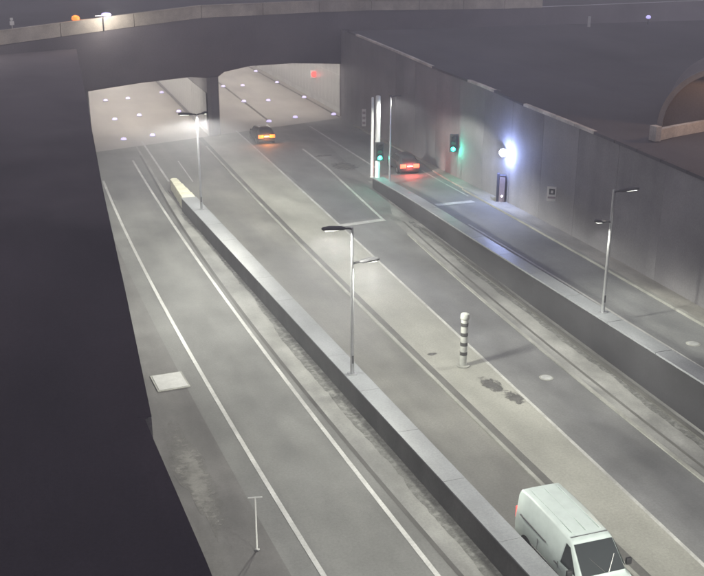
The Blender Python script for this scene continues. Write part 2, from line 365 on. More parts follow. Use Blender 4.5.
# ------------------------------------------------------------------ tunnel portal
portal = thing('tunnel_portal', 'wide concrete tunnel portal with two lit openings under a dark street bridge', 'tunnel', (P0.x, P0.y, 0))
def shift(o, par):                                             # vertices are in world metres, the parent sits at its base
    o.location = (-par.location.x, -par.location.y, -par.location.z); return o
def pp(s, z, d=0.): q = P0 + PD * s + PN * d; return (q.x, q.y, z)
def s_of(x): return (x - P0.x) / PD.x
TH = .9
def face_panels(tab):
    """front wall: list of (x, z bottom, z top); closed slab of thickness TH"""
    bm = B(); prev = None
    for x, zb, zt in tab:
        s = s_of(x); r = [bm.verts.new(pp(s, zb)), bm.verts.new(pp(s, zt)), bm.verts.new(pp(s, zt, TH)), bm.verts.new(pp(s, zb, TH))]
        if prev:
            for k in range(4): bm.faces.new((prev[k], prev[(k + 1) % 4], r[(k + 1) % 4], r[k]))
        else: bm.faces.new(r)
        prev = r
    bm.faces.new(prev[::-1]); return bm
J = [-80, -40, -20, 0, 3, 7.0]
shift(obj('front_wall', face_panels([(x, -.5, ztop(x)) for x in J]), 'deck_face', portal), portal)
lint = [(7.0, 5.42), (9, 5.55), (12, 5.72), (16.8, 5.82), (18.5, 5.6), (19.72, 5.6), (20.4, 6.0), (23.2, 6.33), (28, 6.22), (34.5, 5.65)]
shift(obj('front_wall', face_panels([(x, zb, ztop(x)) for x, zb in lint]), 'deck_face', portal), portal)
shift(obj('front_wall', face_panels([(x, -.5, ztop(x)) for x in (34.5, 36, 50, 60, 90, 120)]), 'deck_face', portal), portal)
# dividing pier with a chamfered nose
bm = B(); s0, s1 = s_of(18.5), s_of(19.72)
base = [pp(s0, 0), pp(s0 + .25, 0, -.25), pp(s1 - .25, 0, -.25), pp(s1, 0), (24.6, 260, 0), (23.2, 260, 0)]
lo = [bm.verts.new((p[0], p[1], -.1)) for p in base]; hi = [bm.verts.new((p[0], p[1], 5.62)) for p in base]
for k in range(6): bm.faces.new((lo[k], lo[(k + 1) % 6], hi[(k + 1) % 6], hi[k]))
bm.faces.new(hi); bm.faces.new(lo[::-1]); shift(obj('pier', bm, 'wall_concrete', portal), portal)
# tunnel side walls and ceilings
def slab(pts, z0, z1, name, mat):
    bm = B(); lo = [bm.verts.new((x, y, z0)) for x, y in pts]; hi = [bm.verts.new((x, y, z1)) for x, y in pts]; n = len(pts)
    for k in range(n): bm.faces.new((lo[k], lo[(k + 1) % n], hi[(k + 1) % n], hi[k]))
    bm.faces.new(hi); bm.faces.new(lo[::-1]); return shift(obj(name, bm, mat, portal), portal)
slab([(6.3, por(6.3) + 1.0), (7.2, por(7.2) + 1.0), (9.0, 260), (8.0, 260)], -.1, 6.5, 'side_wall', 'tile_white')
slab([(34.75, por(34.75) + 1.0), (35.6, por(35.6) + 1.0), (42, 260), (40.4, 260)], -.1, 6.7, 'side_wall', 'tile_white')
slab([(6.3, por(6.3) + .95), (36, por(36) + .95), (43, 261), (7.5, 261)], 6.45, 6.9, 'ceiling', 'ceiling')
slab([(7, 260), (42, 260), (42, 260.6), (7, 260.6)], 0, 6.9, 'end_wall', 'wall_concrete')
# wall panels lining the sides (seen on the pier's left face and the right wall)
def panel_mesh(wd, ht):
    bm = B(); box(bm, -.03, 0, .02, wd - .02, 0, ht, .008); me = bpy.data.meshes.new('wall_panel'); bm.to_mesh(me); bm.free(); me.materials.append(MATS['tile_white']); return me
pm = panel_mesh(1.5, 3.6)
def panels(a, b, n):
    a = Vector(a); b = Vector(b); d = (b - a).normalized(); ang = math.atan2(-d.x, d.y)
    for i in range(n):
        o = bpy.data.objects.new('wall_panel', pm); COL.objects.link(o); o.parent = portal
        q = a + d * (1.5 * i); o.location = (q.x - P0.x, q.y - P0.y, .55 + random.uniform(-.004, .004)); o.rotation_euler = (0, 0, ang + random.uniform(-.003, .003))
px0 = pp(s0, 0, .2); panels((px0[0] - .01, px0[1]), (23.19, 260), 34)
panels((34.74, por(34.74) + 1.1), (40.39, 260), 34)
# bridge parapet: separate pale panels on the deck edge
par = thing('bridge_parapet', 'pale concrete parapet along the dark bridge edge above the tunnel', 'parapet', (P0.x, P0.y, ztop(7.3)))
xs = frange(-34, 64, 6.4)
for x0, x1 in zip(xs, xs[1:]):
    bm = B(); r = []
    for x in (x0 + .035, x1 - .035):
        s = s_of(x); z = ztop(x) + .005
        r.append([bm.verts.new(p) for p in [pp(s, z, -.06), pp(s, z, .25), pp(s, z + 1.06, .25), pp(s, z + 1.06, -.06)]])
    for k in range(4): bm.faces.new((r[0][k], r[0][(k + 1) % 4], r[1][(k + 1) % 4], r[1][k]))
    bm.faces.new(r[0][::-1]); bm.faces.new(r[1]); shift(obj('panel', bm, 'parapet_pale', par), par)
    bm = B(); r = []
    for x in (x0 + .02, x1 - .02):
        s = s_of(x); z = ztop(x) + 1.066
        r.append([bm.verts.new(p) for p in [pp(s, z, -.12), pp(s, z, .31), pp(s, z + .08, .31), pp(s, z + .08, -.12)]])
    for k in range(4): bm.faces.new((r[0][k], r[0][(k + 1) % 4], r[1][(k + 1) % 4], r[1][k]))
    bm.faces.new(r[0][::-1]); bm.faces.new(r[1]); shift(obj('coping', bm, 'parapet_pale', par), par)

# ------------------------------------------------------------------ walls
lw = thing('retaining_wall', 'dark left retaining wall rising to the tunnel mouth', 'wall', (BE(30), 30, 0))
bm = B(); prism(bm, off(BE, -.9), BE, -40, 22.5, -.2, lambda y: bank(y) - .03); shift(obj('wall', bm, 'wall_concrete', lw), lw)
bm = B(); prism(bm, off(BE, -.9), BE, 22.66, 91, -.2, lambda y: bank(y) - .03); shift(obj('wall', bm, 'wall_concrete', lw), lw)
ground_mat('coping_dark', (.07, .062, .066), (.05, .045, .05), blotch=.5)
for a, b in [(-40, 22.5), (22.66, 91)]:
    bm = B(); prism(bm, off(BE, -.45), BE, a, b, lambda y: bank(y) - .025, lambda y: bank(y) + .006); shift(obj('coping', bm, 'bank_ground', lw), lw)
rw = thing('retaining_wall', 'tall grey right retaining wall beside the slip road', 'wall', (RW(60), 60, 0))
bm = B(); prism(bm, off(RW, .12), off(RW, .8), Y0, 100.3, -.3, lambda y: rtop(y) - .13); shift(obj('wall', bm, 'steel_dark', rw), rw)
pys = frange(12, 99.0, 4.8)
for k, (a, b) in enumerate(zip([Y0] + pys, pys + [100.2])):
    d = random.uniform(-.006, .006); bm = B(); prism(bm, off(RW, d), off(RW, .119), a + .012, b - .012, -.3, lambda y: rtop(y) - .125, 2.4)
    shift(obj('wall_panel', bm, ('wall_concrete', 'wall_concrete_b', 'wall_concrete_c')[random.randrange(3)], rw), rw)
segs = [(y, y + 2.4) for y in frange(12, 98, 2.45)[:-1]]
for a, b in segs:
    lit = (75 < a < 95) or (63.5 < a < 68) or (48 < a < 58)  # lamp-lit stretches of the coping, put into the stone colour
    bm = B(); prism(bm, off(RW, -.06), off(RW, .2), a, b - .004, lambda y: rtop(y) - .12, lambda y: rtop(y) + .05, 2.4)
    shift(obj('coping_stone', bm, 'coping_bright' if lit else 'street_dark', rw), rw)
md = thing('median_wall', 'low median wall with dark side and pale metal-capped top between the carriageways', 'wall', (ML(40), 40, 0))
bm = B(); prism(bm, ML, MR, Y0, 67.6, -.2, .94); shift(obj('wall', bm, 'wall_median', md), md)
for a in frange(-45, 67.6, 3.75)[:-1]:
    bm = B(); prism(bm, off(ML, -.03), off(MR, .03), a, a + 3.735, .945, 1.0, 1.9); shift(obj('capping', bm, 'coping_pale', md), md)
struct(strip('gutter', off(MR, .60), off(MR, .74), Y0, 67, .006, 'slot_dark'))
wl = thing('ramp_wall', 'dark wedge-shaped wall with pale top carrying the slip road', 'wall', (WR(40), 40, 0))
bm = B(); prism(bm, WR, off(WR, .78), Y0, 69.8, -.2, lambda y: wr_top(y) - .09); shift(obj('wall', bm, 'wall_ramp', wl), wl)
for a in frange(-45, 69.8, 3.8)[:-1]:
    bm = B(); prism(bm, off(WR, -.04), off(WR, .80), a, a + 3.8 - .012, lambda y: wr_top(y) - .085, wr_top, 1.9); shift(obj('capping', bm, 'coping_pale', wl), wl)
# crash cushion on the wall's end
cc = thing('crash_cushion', 'cream rounded crash cushion capping the tunnel end of the median wall', 'crash cushion', (11.55, 71, 0))
for i in range(4):
    bm = B(); y0 = -3.3 + i * 1.55; wd = .46 - .05 * i
    box(bm, -wd, wd, y0, y0 + 1.5, .05, .98 - .02 * i, .07); obj('segment', bm, 'cream', cc, 40)
bm = B(); lathe(bm, [(.30, .05), (.31, .85), (.22, .93), (.05, .95)], 20, (0, 2.95, 0)); obj('nose', bm, 'cream', cc, 40)
bm = B(); box(bm, -.5, .5, -3.3, 3.1, 0, .05); obj('base_plate', bm, 'steel_dark', cc)

# ------------------------------------------------------------------ lamp posts
def batwing(name, watts, col=LAMPC, cut=(.12, .36)):
    """street luminaire: wide downward distribution with cut-off"""
    ld = bpy.data.lights.new(name, 'POINT'); ld.energy = watts; ld.color = col; ld.shadow_soft_size = .3
    ld.use_nodes = True; nt = ld.node_tree; N = nt.nodes; Lk = nt.links; em = N['Emission']
    g = N.new('ShaderNodeNewGeometry'); sp = N.new('ShaderNodeSeparateXYZ'); Lk.new(g.outputs['Incoming'], sp.inputs[0])
    m1 = N.new('ShaderNodeMath'); m1.operation = 'MULTIPLY'; m1.inputs[1].default_value = -1; Lk.new(sp.outputs['Z'], m1.inputs[0])
    mr = N.new('ShaderNodeMapRange'); mr.interpolation_type = 'SMOOTHSTEP'; mr.inputs[1].default_value = cut[0]; mr.inputs[2].default_value = cut[1]; Lk.new(m1.outputs[0], mr.inputs[0])
    mx = N.new('ShaderNodeMath'); mx.operation = 'MAXIMUM'; mx.inputs[1].default_value = .34; Lk.new(m1.outputs[0], mx.inputs[0])
    pw = N.new('ShaderNodeMath'); pw.operation = 'POWER'; pw.inputs[1].default_value = -2.0; Lk.new(mx.outputs[0], pw.inputs[0])
    mu = N.new('ShaderNodeMath'); mu.operation = 'MULTIPLY'; Lk.new(mr.outputs[0], mu.inputs[0]); Lk.new(pw.outputs[0], mu.inputs[1])
    Lk.new(mu.outputs[0], em.inputs['Strength']); return ld
LDF = batwing('street_light_far', 1750)
LDM = batwing('street_light_mid', 640, cut=(.48, .68))
LDS = batwing('street_light_narrow', 520, cut=(.60, .85))
LD = batwing('street_light', 1120)
def arm_parts(post, z, ln, sgn, tilt=.12, light=None):
    bm = B(); tube(bm, [(0, 0, z - .06), (sgn * .14, 0, z - .01), (sgn * .35, 0, z)], [.045, .042, .04], 10)
    a = obj('arm', bm, 'steel_dark', post, 40)
    bm = B(); r = []
    for x, hw, t, zz in [(.3, .06, .06, 0), (.42, .13, .09, .0), (ln * .7, .16, .10, tilt * .3), (ln - .05, .12, .07, tilt * .42), (ln, .06, .04, tilt * .45)]:
        x *= sgn; r.append([bm.verts.new((x, q, z + zz + h)) for q, h in [(-hw, -.03), (hw, -.03), (hw, t * .4), (hw * .6, t), (-hw * .6, t), (-hw, t * .4)]])
    for p, q in zip(r, r[1:]):
        for k in range(6): bm.faces.new((p[k], p[(k + 1) % 6], q[(k + 1) % 6], q[k]))
    bm.faces.new(r[0]); bm.faces.new(r[-1][::-1]); h = obj('lamp_head', bm, 'steel_dark', post, 35)
    bm = B(); x0, x1 = sorted((sgn * .5, sgn * (ln - .12))); box(bm, x0, x1, -.09, .09, z - .034, z - .0305); obj('lens', bm, 'led', h)
    if light is not False:
        o = bpy.data.objects.new('street_light', light or LD); COL.objects.link(o); o.parent = post; o.location = (sgn * ln * .65, 0, z - .32)
def lamp_post(loc, ht, arms, label, name='lamp_post', rz=0., lamp=None, far=None):
    p = thing(name, label, 'lamp post', loc, rz, 'lamp posts standing on the walls')
    bm = B(); box(bm, -.16, .16, -.16, .16, 0, .03); obj('base_plate', bm, 'steel', p)
    bm = B(); tube(bm, [(0, 0, .03), (0, 0, 1.2), (0, 0, ht)], [.085, .08, .05], 14); obj('pole', bm, 'steel', p, 40)
    bm = B(); box(bm, -.04, .04, -.088, -.07, .5, .85, .006); obj('service_door', bm, 'steel_dark', p)
    for z, ln, sg in arms: arm_parts(p, z - loc[2], ln, sg, light=far or (lamp and (lamp if sg > 0 else LDM)))
    return p
lamp_post((12.42, 35.49, 1.0), 6.3, [(7.30, 1.25, -1), (5.85, 1.15, 1)], 'steel lamp post on median wall with arms at two heights, facing the striped marker')
lamp_post((11.72, 64.04, 1.0), 6.35, [(7.36, 1.2, -1), (7.36, .75, 1)], 'steel T-shaped lamp post on median wall beside the cream crash cushion', far=LDF)
lamp_post((25.05, 36.54, 1.78), 5.8, [(6.15, .85, -1), (7.5, 1.3, 1)], 'steel lamp post standing on the ramp wall', lamp=LDS)
lamp_post((12.45 + .85, 8.5, 1.0), 6.3, [(7.30, 1.25, -1), (5.85, 1.15, 1)], 'steel lamp post added out of view on the median wall beyond the white van')  # unseen post continuing the row, added to light the foreground
lamp_post((24.1, 8.0, 2.2), 5.8, [(6.5, .85, -1), (7.9, 1.3, 1)], 'steel lamp post added out of view on the ramp wall beyond the pale round covers', lamp=LDS)  # unseen post added to carry the lighting on the right

# ------------------------------------------------------------------ gantry posts and signals at the ramp nose
def signal(par, loc, rz):
    pass
gp = thing('signal_mast', 'thick white mast at the ramp wall nose carrying a green signal', 'mast', (26.41, 69.6, 0))
bm = B(); lathe(bm, [(.26, 0), (.26, .05), (.20, .06), (.18, 7.0), (.12, 7.06), (.02, 7.08)], 20); obj('pole', bm, 'white_enamel', gp, 40)
bm = B(); lathe(bm, [(.32, 0), (.32, .03), (.3, .04)], 20); obj('base_plate', bm, 'steel_dark', gp)
gp2 = thing('signal_mast', 'slimmer white mast just behind the thick mast at the ramp nose', 'mast', (27.2, 72.9, zs(72.9)))
bm = B(); lathe(bm, [(.2, 0), (.2, .05), (.13, .06), (.10, 6.35), (.06, 6.4), (.01, 6.41)], 18); obj('pole', bm, 'white_enamel', gp2, 40)
bm = B(); lathe(bm, [(.26, 0), (.26, .03), (.24, .035)], 18); obj('base_plate', bm, 'steel_dark', gp2)
p4 = thing('signal_mast', 'thin grey steel pole on the ramp wall nose beside the red-lit car', 'lamp post', (26.62, 67.6, .84))
bm = B(); tube(bm, [(0, 0, 0), (0, 0, 6.4)], [.075, .05], 12); obj('pole', bm, 'steel', p4, 40)
bm = B(); lathe(bm, [(.16, 0), (.16, .02), (.09, .03)], 16); obj('base_plate', bm, 'steel_dark', p4)
bm = B(); lathe(bm, [(.05, 6.4), (.09, 6.43), (.09, 6.50), (.03, 6.54)], 14); obj('cap', bm, 'steel_dark', p4, 40)
o = bpy.data.objects.new('street_light', batwing('mast_light', 700, cut=(.25, .5))); COL.objects.link(o); o.parent = p4; o.location = (.55, -.2, 6.3)  # added light on a lampless pole, brightens masts, red car and slip road
bm = B(); tube(bm, [(0, 0, 6.36), (.3, -.1, 6.44), (.75, -.25, 6.48)], [.03, .04, .05], 10); obj('lamp_head', bm, 'steel_dark', p4, 40)  # made-up head to go with the added light
def traffic_signal(loc, rz, label, lit_index, sc=1.0, mat='green_light'):
    t = thing('traffic_signal', label, 'traffic light', loc, rz)
    bm = B(); box(bm, -.17 * sc, .17 * sc, -.14, .08, 0, .95 * sc, .03); obj('housing', bm, 'black', t, 40)
    bm = B(); box(bm, -.24 * sc, .24 * sc, .085, .10, -.06, 1.01 * sc, .004); obj('backboard', bm, 'steel_dark', t)
    for i in range(3):
        z = (.16 + .31 * i) * sc
        bm = B(); tube(bm, [(0, -.141, z), (0, -.17, z)], [.135 * sc, .12 * sc], 18); obj('lens', bm, mat if i == lit_index else 'lens_off', t, 40)
        bm = B(); n = 12; vs = []
        for k in range(n + 1):
            a = math.pi * k / n; vs.append([bm.verts.new((.145 * sc * math.cos(a), y, z + .145 * sc * math.sin(a))) for y in (-.141, -.32)] )
        for p, q in zip(vs, vs[1:]): bm.faces.new((p[0], p[1], q[1], q[0]))
        o = obj('visor', bm, 'black', t); m = o.modifiers.new('s', 'SOLIDIFY'); m.thickness = .01
    small_box('bracket', t, 'steel_dark', -.03, .03, .1, .34, .2, .26, bev=0); small_box('bracket', t, 'steel_dark', -.03, .03, .1, .34, .7, .76, bev=0)
    ld = bpy.data.lights.new('signal_glow', 'POINT'); ld.energy = 150; ld.color = (.06, 1, .66); ld.shadow_soft_size = .1
    o = bpy.data.objects.new('signal_glow', ld); COL.objects.link(o); o.parent = t; o.location = (0, -.4, (.16 + .31 * lit_index) * sc)
    return t
traffic_signal((26.42, 69.2, 2.25), R(-14), 'green traffic light fixed low on the thick white mast', 0, 1.35)
traffic_signal((RW(70) - .42, 69.9, 2.35), R(-30), 'green traffic light bracketed on the grey right wall near the floodlight', 0, 1.35)
# floodlight on the right wall
fl = thing('floodlight', 'dazzling blue-white floodlight on the right wall above the cabinet', 'lamp', (RW(61.3) - .1, 61.3, 3.97), R(-33))
bm = B(); tube(bm, [(0, .1, 0), (0, -.1, 0), (0, -.24, 0)], [.16, .28, .30], 18); obj('housing', bm, 'steel_dark', fl, 40)
bm = B(); tube(bm, [(0, -.241, 0), (0, -.29, 0)], [.28, .20], 18); obj('lens', bm, 'blue_light', fl, 40)
small_box('bracket', fl, 'steel_dark', -.04, .04, .0, .29, -.04, .04, bev=0); small_box('mounting_plate', fl, 'steel_dark', -.1, .1, .291, .33, -.16, .16, bev=0)
ld = bpy.data.lights.new('floodlight_beam', 'POINT'); ld.energy = 950; ld.color = (.40, .50, 1); ld.shadow_soft_size = .15
o = bpy.data.objects.new('floodlight_beam', ld); COL.objects.link(o); o.parent = fl; o.location = (0, -.95, 0)
# emergency cabinet below it
yc = 61.0; cb = thing('emergency_cabinet', 'pinkish grey roadside cabinet with small white light under the floodlight', 'cabinet', (RW(yc) - .34, yc, zs(yc) + .125), R(-30))
bm = B(); box(bm, -.08, .32, -.25, .2, 0, 1.85, .02); obj('body', bm, 'cabinet', cb, 40)
bm = B(); box(bm, -.28, -.085, -.2, .2, 0, 2.0, .01); obj('side_post', bm, 'cabinet_dark', cb, 40)
bm = B(); box(bm, -.04, .28, -.262, -.251, .5, 1.75, .004); obj('door', bm, 'cabinet', cb)
bm = B(); tube(bm, [(.12, -.262, .42), (.12, -.3, .42)], [.07, .05], 14); obj('lamp', bm, 'white_light', cb, 40)
bm = B(); box(bm, -.1, .34, -.27, .22, 1.852, 1.9, .01); obj('roof', bm, 'cabinet_dark', cb)
# small wall signs
def wall_sign(y, z, wd, ht, label, rz):
    t = thing('wall_sign', label, 'sign', (RW(y) - .22, y, z), rz)
    bm = B(); box(bm, -wd / 2, wd / 2, -.02, 0, 0, ht, .006); obj('plate', bm, 'white_enamel', t, 40)
    return t
ws = wall_sign(53.3, 2.42, .62, .95, 'small white sign with dark square symbol on the right wall', R(-35))
bm = B(); box(bm, -.18, .18, -.03, -.021, .44, .8); obj('symbol', bm, 'steel_dark', ws)
bm = B(); box(bm, -.07, .07, -.037, -.031, .52, .70); obj('symbol', bm, 'white_enamel', ws)
bm = B(); box(bm, -.24, .24, -.03, -.021, .18, .30); obj('symbol', bm, 'cabinet', ws)
for z in (.2, .7): small_box('bracket', ws, 'steel_dark', -.03, .03, 0, .26, z, z + .06, bev=0)
ws = wall_sign(92.5, .5, .40, 1.7, 'tall narrow white marker sign on the right wall near the tunnel mouth', R(-20))
for k in range(3):
    bm = B(); box(bm, -.15, .15, -.03, -.021, .2 + .5 * k, .45 + .5 * k); obj('symbol', bm, 'cabinet', ws)
for z in (.2, 1.3): small_box('bracket', ws, 'steel_dark', -.03, .03, 0, .26, z, z + .06, bev=0)

# ------------------------------------------------------------------ small things on the ground
bl = thing('striped_marker', 'fat white marker column with four black bands on the pale concrete strip', 'marker post', (18.12, 36.75, 0))
bm = B(); lathe(bm, [(.30, 0), (.30, .06), (.22, .07)], 24); obj('base', bm, 'kerb_pale', bl, 40)
bm = B(); lathe(bm, [(.16, .07), (.16, 2.25)], 24); obj('column', bm, 'band_white', bl, 40)
bm = B(); lathe(bm, [(.175, 2.25), (.205, 2.28), (.205, 2.42), (.185, 2.50), (.10, 2.54), (.01, 2.55)], 24); obj('cap', bm, 'band_white', bl, 50)
for z in (.55, 1.0, 1.46, 1.92):
    bm = B(); lathe(bm, [(.161, z), (.168, z + .005), (.168, z + .165), (.161, z + .17)], 24); obj('band', bm, 'band_black', bl, 40)
tp = thing('marker_stake', 'thin white stake with a short crossbar beside the left white line', 'stake', (5.94, 25.99, 0), R(-12))
bm = B(); tube(bm, [(0, 0, 0), (0, 0, 1.86)], [.032, .028], 10); obj('post', bm, 'white_enamel', tp, 40)
bm = B(); tube(bm, [(-.22, 0, 1.88), (.22, 0, 1.88)], [.022, .022], 8); obj('crossbar', bm, 'white_enamel', tp, 40)
bm = B(); lathe(bm, [(.09, 0), (.09, .02), (.05, .03)], 14); obj('foot', bm, 'steel_dark', tp)
hp = thing('access_hatch', 'pale square access hatch set in the dark left verge', 'hatch', (5.45, 39.4, .0), R(3))
bm = B(); box(bm, -.70, .70, -.86, .86, .0, .035, .008); obj('frame', bm, 'kerb_pale', hp)
bm = B(); box(bm, -.62, .62, -.78, .78, .036, .05, .004); obj('plate', bm, 'plate_pale', hp)
def cover(loc, r, label):
    t = thing('manhole_cover', label, 'manhole cover', loc)
    bm = B(); lathe(bm, [(r + .07, 0), (r + .07, .014), (r + .06, .018)], 32); obj('ring', bm, 'kerb_pale', t, 40)
    bm = B(); lathe(bm, [(r, .0185), (r, .026), (r - .02, .03)], 32); obj('lid', bm, 'cover_iron', t, 40)
    return t
cover((21.0, 34.4, .001), .24, 'pale round manhole cover in the lane beside the striped marker')
cover((27.25, 32.8, zs(32.8) + .004), .24, 'pale round manhole cover on the slip road')

# ------------------------------------------------------------------ vehicles: local x forward, y left
def loft(stations, bot=.28):
    """stations: (x, half width, belt z, top half width, top z)"""
    bm = B(); rings = []
    for x, w_, bz, tw, tz in stations:
        e = min(.07, (tz - bz) * .5)
        half = [(w_ * .90, bot), (w_ * .985, bot + .12), (w_, (bot + bz) / 2 + .05), (w_ * .985, bz), (tw, tz - e), (tw - e, tz - e * .15), (tw * .45, tz)]
        pts = half + [(-a, b) for a, b in half[::-1]]
        rings.append([bm.verts.new((x, a, b)) for a, b in pts])
    n = len(rings[0])
    for p, q in zip(rings, rings[1:]):
        for k in range(n): bm.faces.new((p[k], p[(k + 1) % n], q[(k + 1) % n], q[k]))
    bm.faces.new(rings[0]); bm.faces.new(rings[-1][::-1]); return bm
def pane(name, pts, par, mat='glass_dark', out=.008, inset=.08, th=.006):
    """glass panel laid just proud of four body points"""
    P = [Vector(p) for p in pts]; c = sum(P, Vector()) / len(P); nrm = (P[1] - P[0]).cross(P[2] - P[0]).normalized()
    if nrm.dot(c - Vector((c.x * .9, 0, .8))) < 0: nrm = -nrm
    Q = [p + (c - p) * inset + nrm * out for p in P]; Qb = [q - nrm * th for q in Q]
    bm = B(); a = [bm.verts.new(q) for q in Q]; b = [bm.verts.new(q) for q in Qb]; n = len(P)
    bm.faces.new(a); bm.faces.new(b[::-1])
    for k in range(n): bm.faces.new((a[k], b[k], b[(k + 1) % n], a[(k + 1) % n]))
    return obj(name, bm, mat, par)
def wheels(par, xs, hw, r):
    for x in xs:
        for sg in (-1, 1):
            wh = bpy.data.objects.new('wheel', None); COL.objects.link(wh); wh.parent = par; wh.location = (x, sg * (hw - .10), r); wh.empty_display_size = .1
            bm = B(); tube(bm, [(0, -.10, 0), (0, -.08, 0), (0, .08, 0), (0, .10, 0)], [r * .9, r, r, r * .9], 22); obj('tyre', bm, 'rubber', wh, 40)
            bm = B(); tube(bm, [(0, sg * .101, 0), (0, sg * .112, 0)], [r * .62, r * .55], 16); obj('rim', bm, 'rim', wh, 40)
            bm = B(); tube(bm, [(x, sg * (hw - .235), r + .02), (x, sg * (hw + .004), r + .02)], [r * 1.16, r * 1.16], 24); obj('wheel_arch', bm, 'black', par)

# white van driving away from the tunnel
van = thing('van', 'white panel van driving along the lane beside the median wall', 'van', (14.55, 21.5, 0), R(-90.6))
st = [(-2.30, .80, .95, .70, 1.72), (-2.24, .83, 1.0, .69, 1.86), (-1.6, .85, 1.02, .685, 1.90), (-.4, .86, 1.03, .685, 1.91), (.62, .86, 1.03, .67, 1.86),
      (.78, .86, 1.03, .665, 1.80), (1.52, .85, .99, .72, 1.10), (1.58, .85, .96, .72, 1.06), (2.05, .82, .84, .70, .93), (2.22, .77, .70, .66, .80), (2.27, .70, .55, .62, .66)]
o = obj('body', loft(st), 'van_paint', van, 50)
pane('windscreen', [(.80, .64, 1.78), (.80, -.64, 1.78), (1.50, -.71, 1.12), (1.50, .71, 1.12)], van, inset=.04, out=.012)
for sg in (-1, 1):
    pane('side_window', [(.55, sg * .69, 1.72), (.78, sg * .69, 1.70), (1.35, sg * .815, 1.08), (.52, sg * .845, 1.06)], van, inset=.07, out=.012)
    small_box('door_seam', van, 'steel_dark', .40, .415, min(sg * .80, sg * .858), max(sg * .80, sg * .858), .45, 1.02, bev=0)
    small_box('door_seam', van, 'steel_dark', -.80, -.785, min(sg * .80, sg * .858), max(sg * .80, sg * .858), .45, 1.02, bev=0)
    small_box('rub_strip', van, 'steel_dark', -1.15, 1.0, min(sg * .84, sg * .874), max(sg * .84, sg * .874), .56, .64)
    small_box('door_handle', van, 'black', .22, .36, min(sg * .84, sg * .885), max(sg * .84, sg * .885), .90, .93)
    m = small_box('mirror', van, 'black', 1.18, 1.28, min(sg * .88, sg * 1.06), max(sg * .88, sg * 1.06), 1.06, 1.28, bev=.03)
    small_box('headlight', van, 'led', 2.13, 2.24, min(sg * .50, sg * .76), max(sg * .50, sg * .76), .66, .84, bev=.03)
    small_box('tail_light', van, 'red_glow', -2.325, -2.28, min(sg * .68, sg * .79), max(sg * .68, sg * .79), .85, 1.25, bev=.015)
    bm = B(); tube(bm, [(1.50, sg * .05 + .1, 1.155), (1.16, sg * .40 + .1, 1.475)], [.012, .008], 6); obj('wiper', bm, 'black' if sg < 0 else 'white_enamel', van)
for sg in (-1, 1):
    small_box('slide_rail', van, 'steel_dark', -1.95, -.35, min(sg * .80, sg * .842), max(sg * .80, sg * .842), 1.16, 1.185, bev=0)
small_box('roof_seam', van, 'steel_dark', .585, .60, -.60, .60, 1.84, 1.874, bev=0)
small_box('bumper', van, 'steel_dark', 2.2, 2.34, -.72, .72, .32, .55, bev=.04)
small_box('bumper', van, 'steel_dark', -2.38, -2.26, -.74, .74, .32, .50, bev=.03)
small_box('grille', van, 'black', 2.262, 2.30, -.42, .42, .57, .68)
small_box('number_plate', van, 'white_enamel', 2.342, 2.35, -.26, .26, .38, .49, bev=0)
for y in (-.45, .0, .45): small_box('roof_rib', van, 'van_paint', -2.0, .45, y - .02, y + .02, 1.895, 1.918, bev=.006)
wheels(van, (-1.45, 1.45), .86, .31)
# head lamps throw light ahead
def car(loc, rz, label, paint, lamp, lampw, es):
    c = thing('car', label, 'car', loc, rz)
    st = [(-2.05, .74, .78, .66, .90), (-2.0, .82, .86, .70, .98), (-1.55, .86, .92, .60, 1.36), (-1.15, .87, .93, .58, 1.45), (0, .87, .93, .58, 1.47),
          (.35, .87, .92, .58, 1.42), (1.05, .86, .88, .70, .98), (1.6, .85, .78, .70, .87), (1.98, .78, .66, .62, .74), (2.08, .68, .52, .55, .60)]
    obj('body', loft(st, .22), paint, c, 50)
    pane('rear_window', [(-1.98, .66, 1.0), (-1.98, -.66, 1.0), (-1.5, -.58, 1.37), (-1.5, .58, 1.37)], c, inset=.1, out=.012)
    pane('windscreen', [(.42, .57, 1.40), (.42, -.57, 1.40), (1.02, -.68, 1.0), (1.02, .68, 1.0)], c, inset=.06, out=.012)
    for sg in (-1, 1):
        for x0, x1 in ((-1.3, -.35), (-.28, .55)): pane('side_window', [(x0, sg * .63, 1.36), (x1, sg * .63, 1.36), (x1 + .12, sg * .84, .97), (x0 - .1, sg * .84, .97)], c, inset=.06, out=.014)
        small_box('tail_light', c, lamp, -2.10, -2.03, min(sg * .30, sg * .80), max(sg * .30, sg * .80), .56, .88, bev=.03)
        small_box('headlight', c, 'white_enamel', 1.96, 2.06, min(sg * .45, sg * .70), max(sg * .45, sg * .70), .52, .66, bev=.02)
        small_box('mirror', c, paint, .55, .65, min(sg * .88, sg * 1.0), max(sg * .88, sg * 1.0), .92, 1.05, bev=.02)
    small_box('bumper', c, 'black', -2.14, -2.02, -.76, .76, .28, .50, bev=.03)
    small_box('number_plate', c, 'white_enamel', -2.112, -2.06, -.25, .25, .66, .77, bev=0)
    wheels(c, (-1.3, 1.3), .87, .30)
    ld = bpy.data.lights.new('tail_glow', 'POINT'); ld.energy = lampw; ld.color = es; ld.shadow_soft_size = .2
    o = bpy.data.objects.new('tail_glow', ld); COL.objects.link(o); o.parent = c; o.location = (-2.5, 0, .75)
    return c
car((22.85, 91.3, .006), R(88), 'dark car with amber flashing rear lamps entering the right tunnel', 'car_dark', 'amber_light', 170, (1, .3, .06))
car((30.65, 74.9, .03), R(84), 'dark car with glowing red tail lights beside the white masts', 'car_grey', 'red_light', 220, (1, .1, .07))

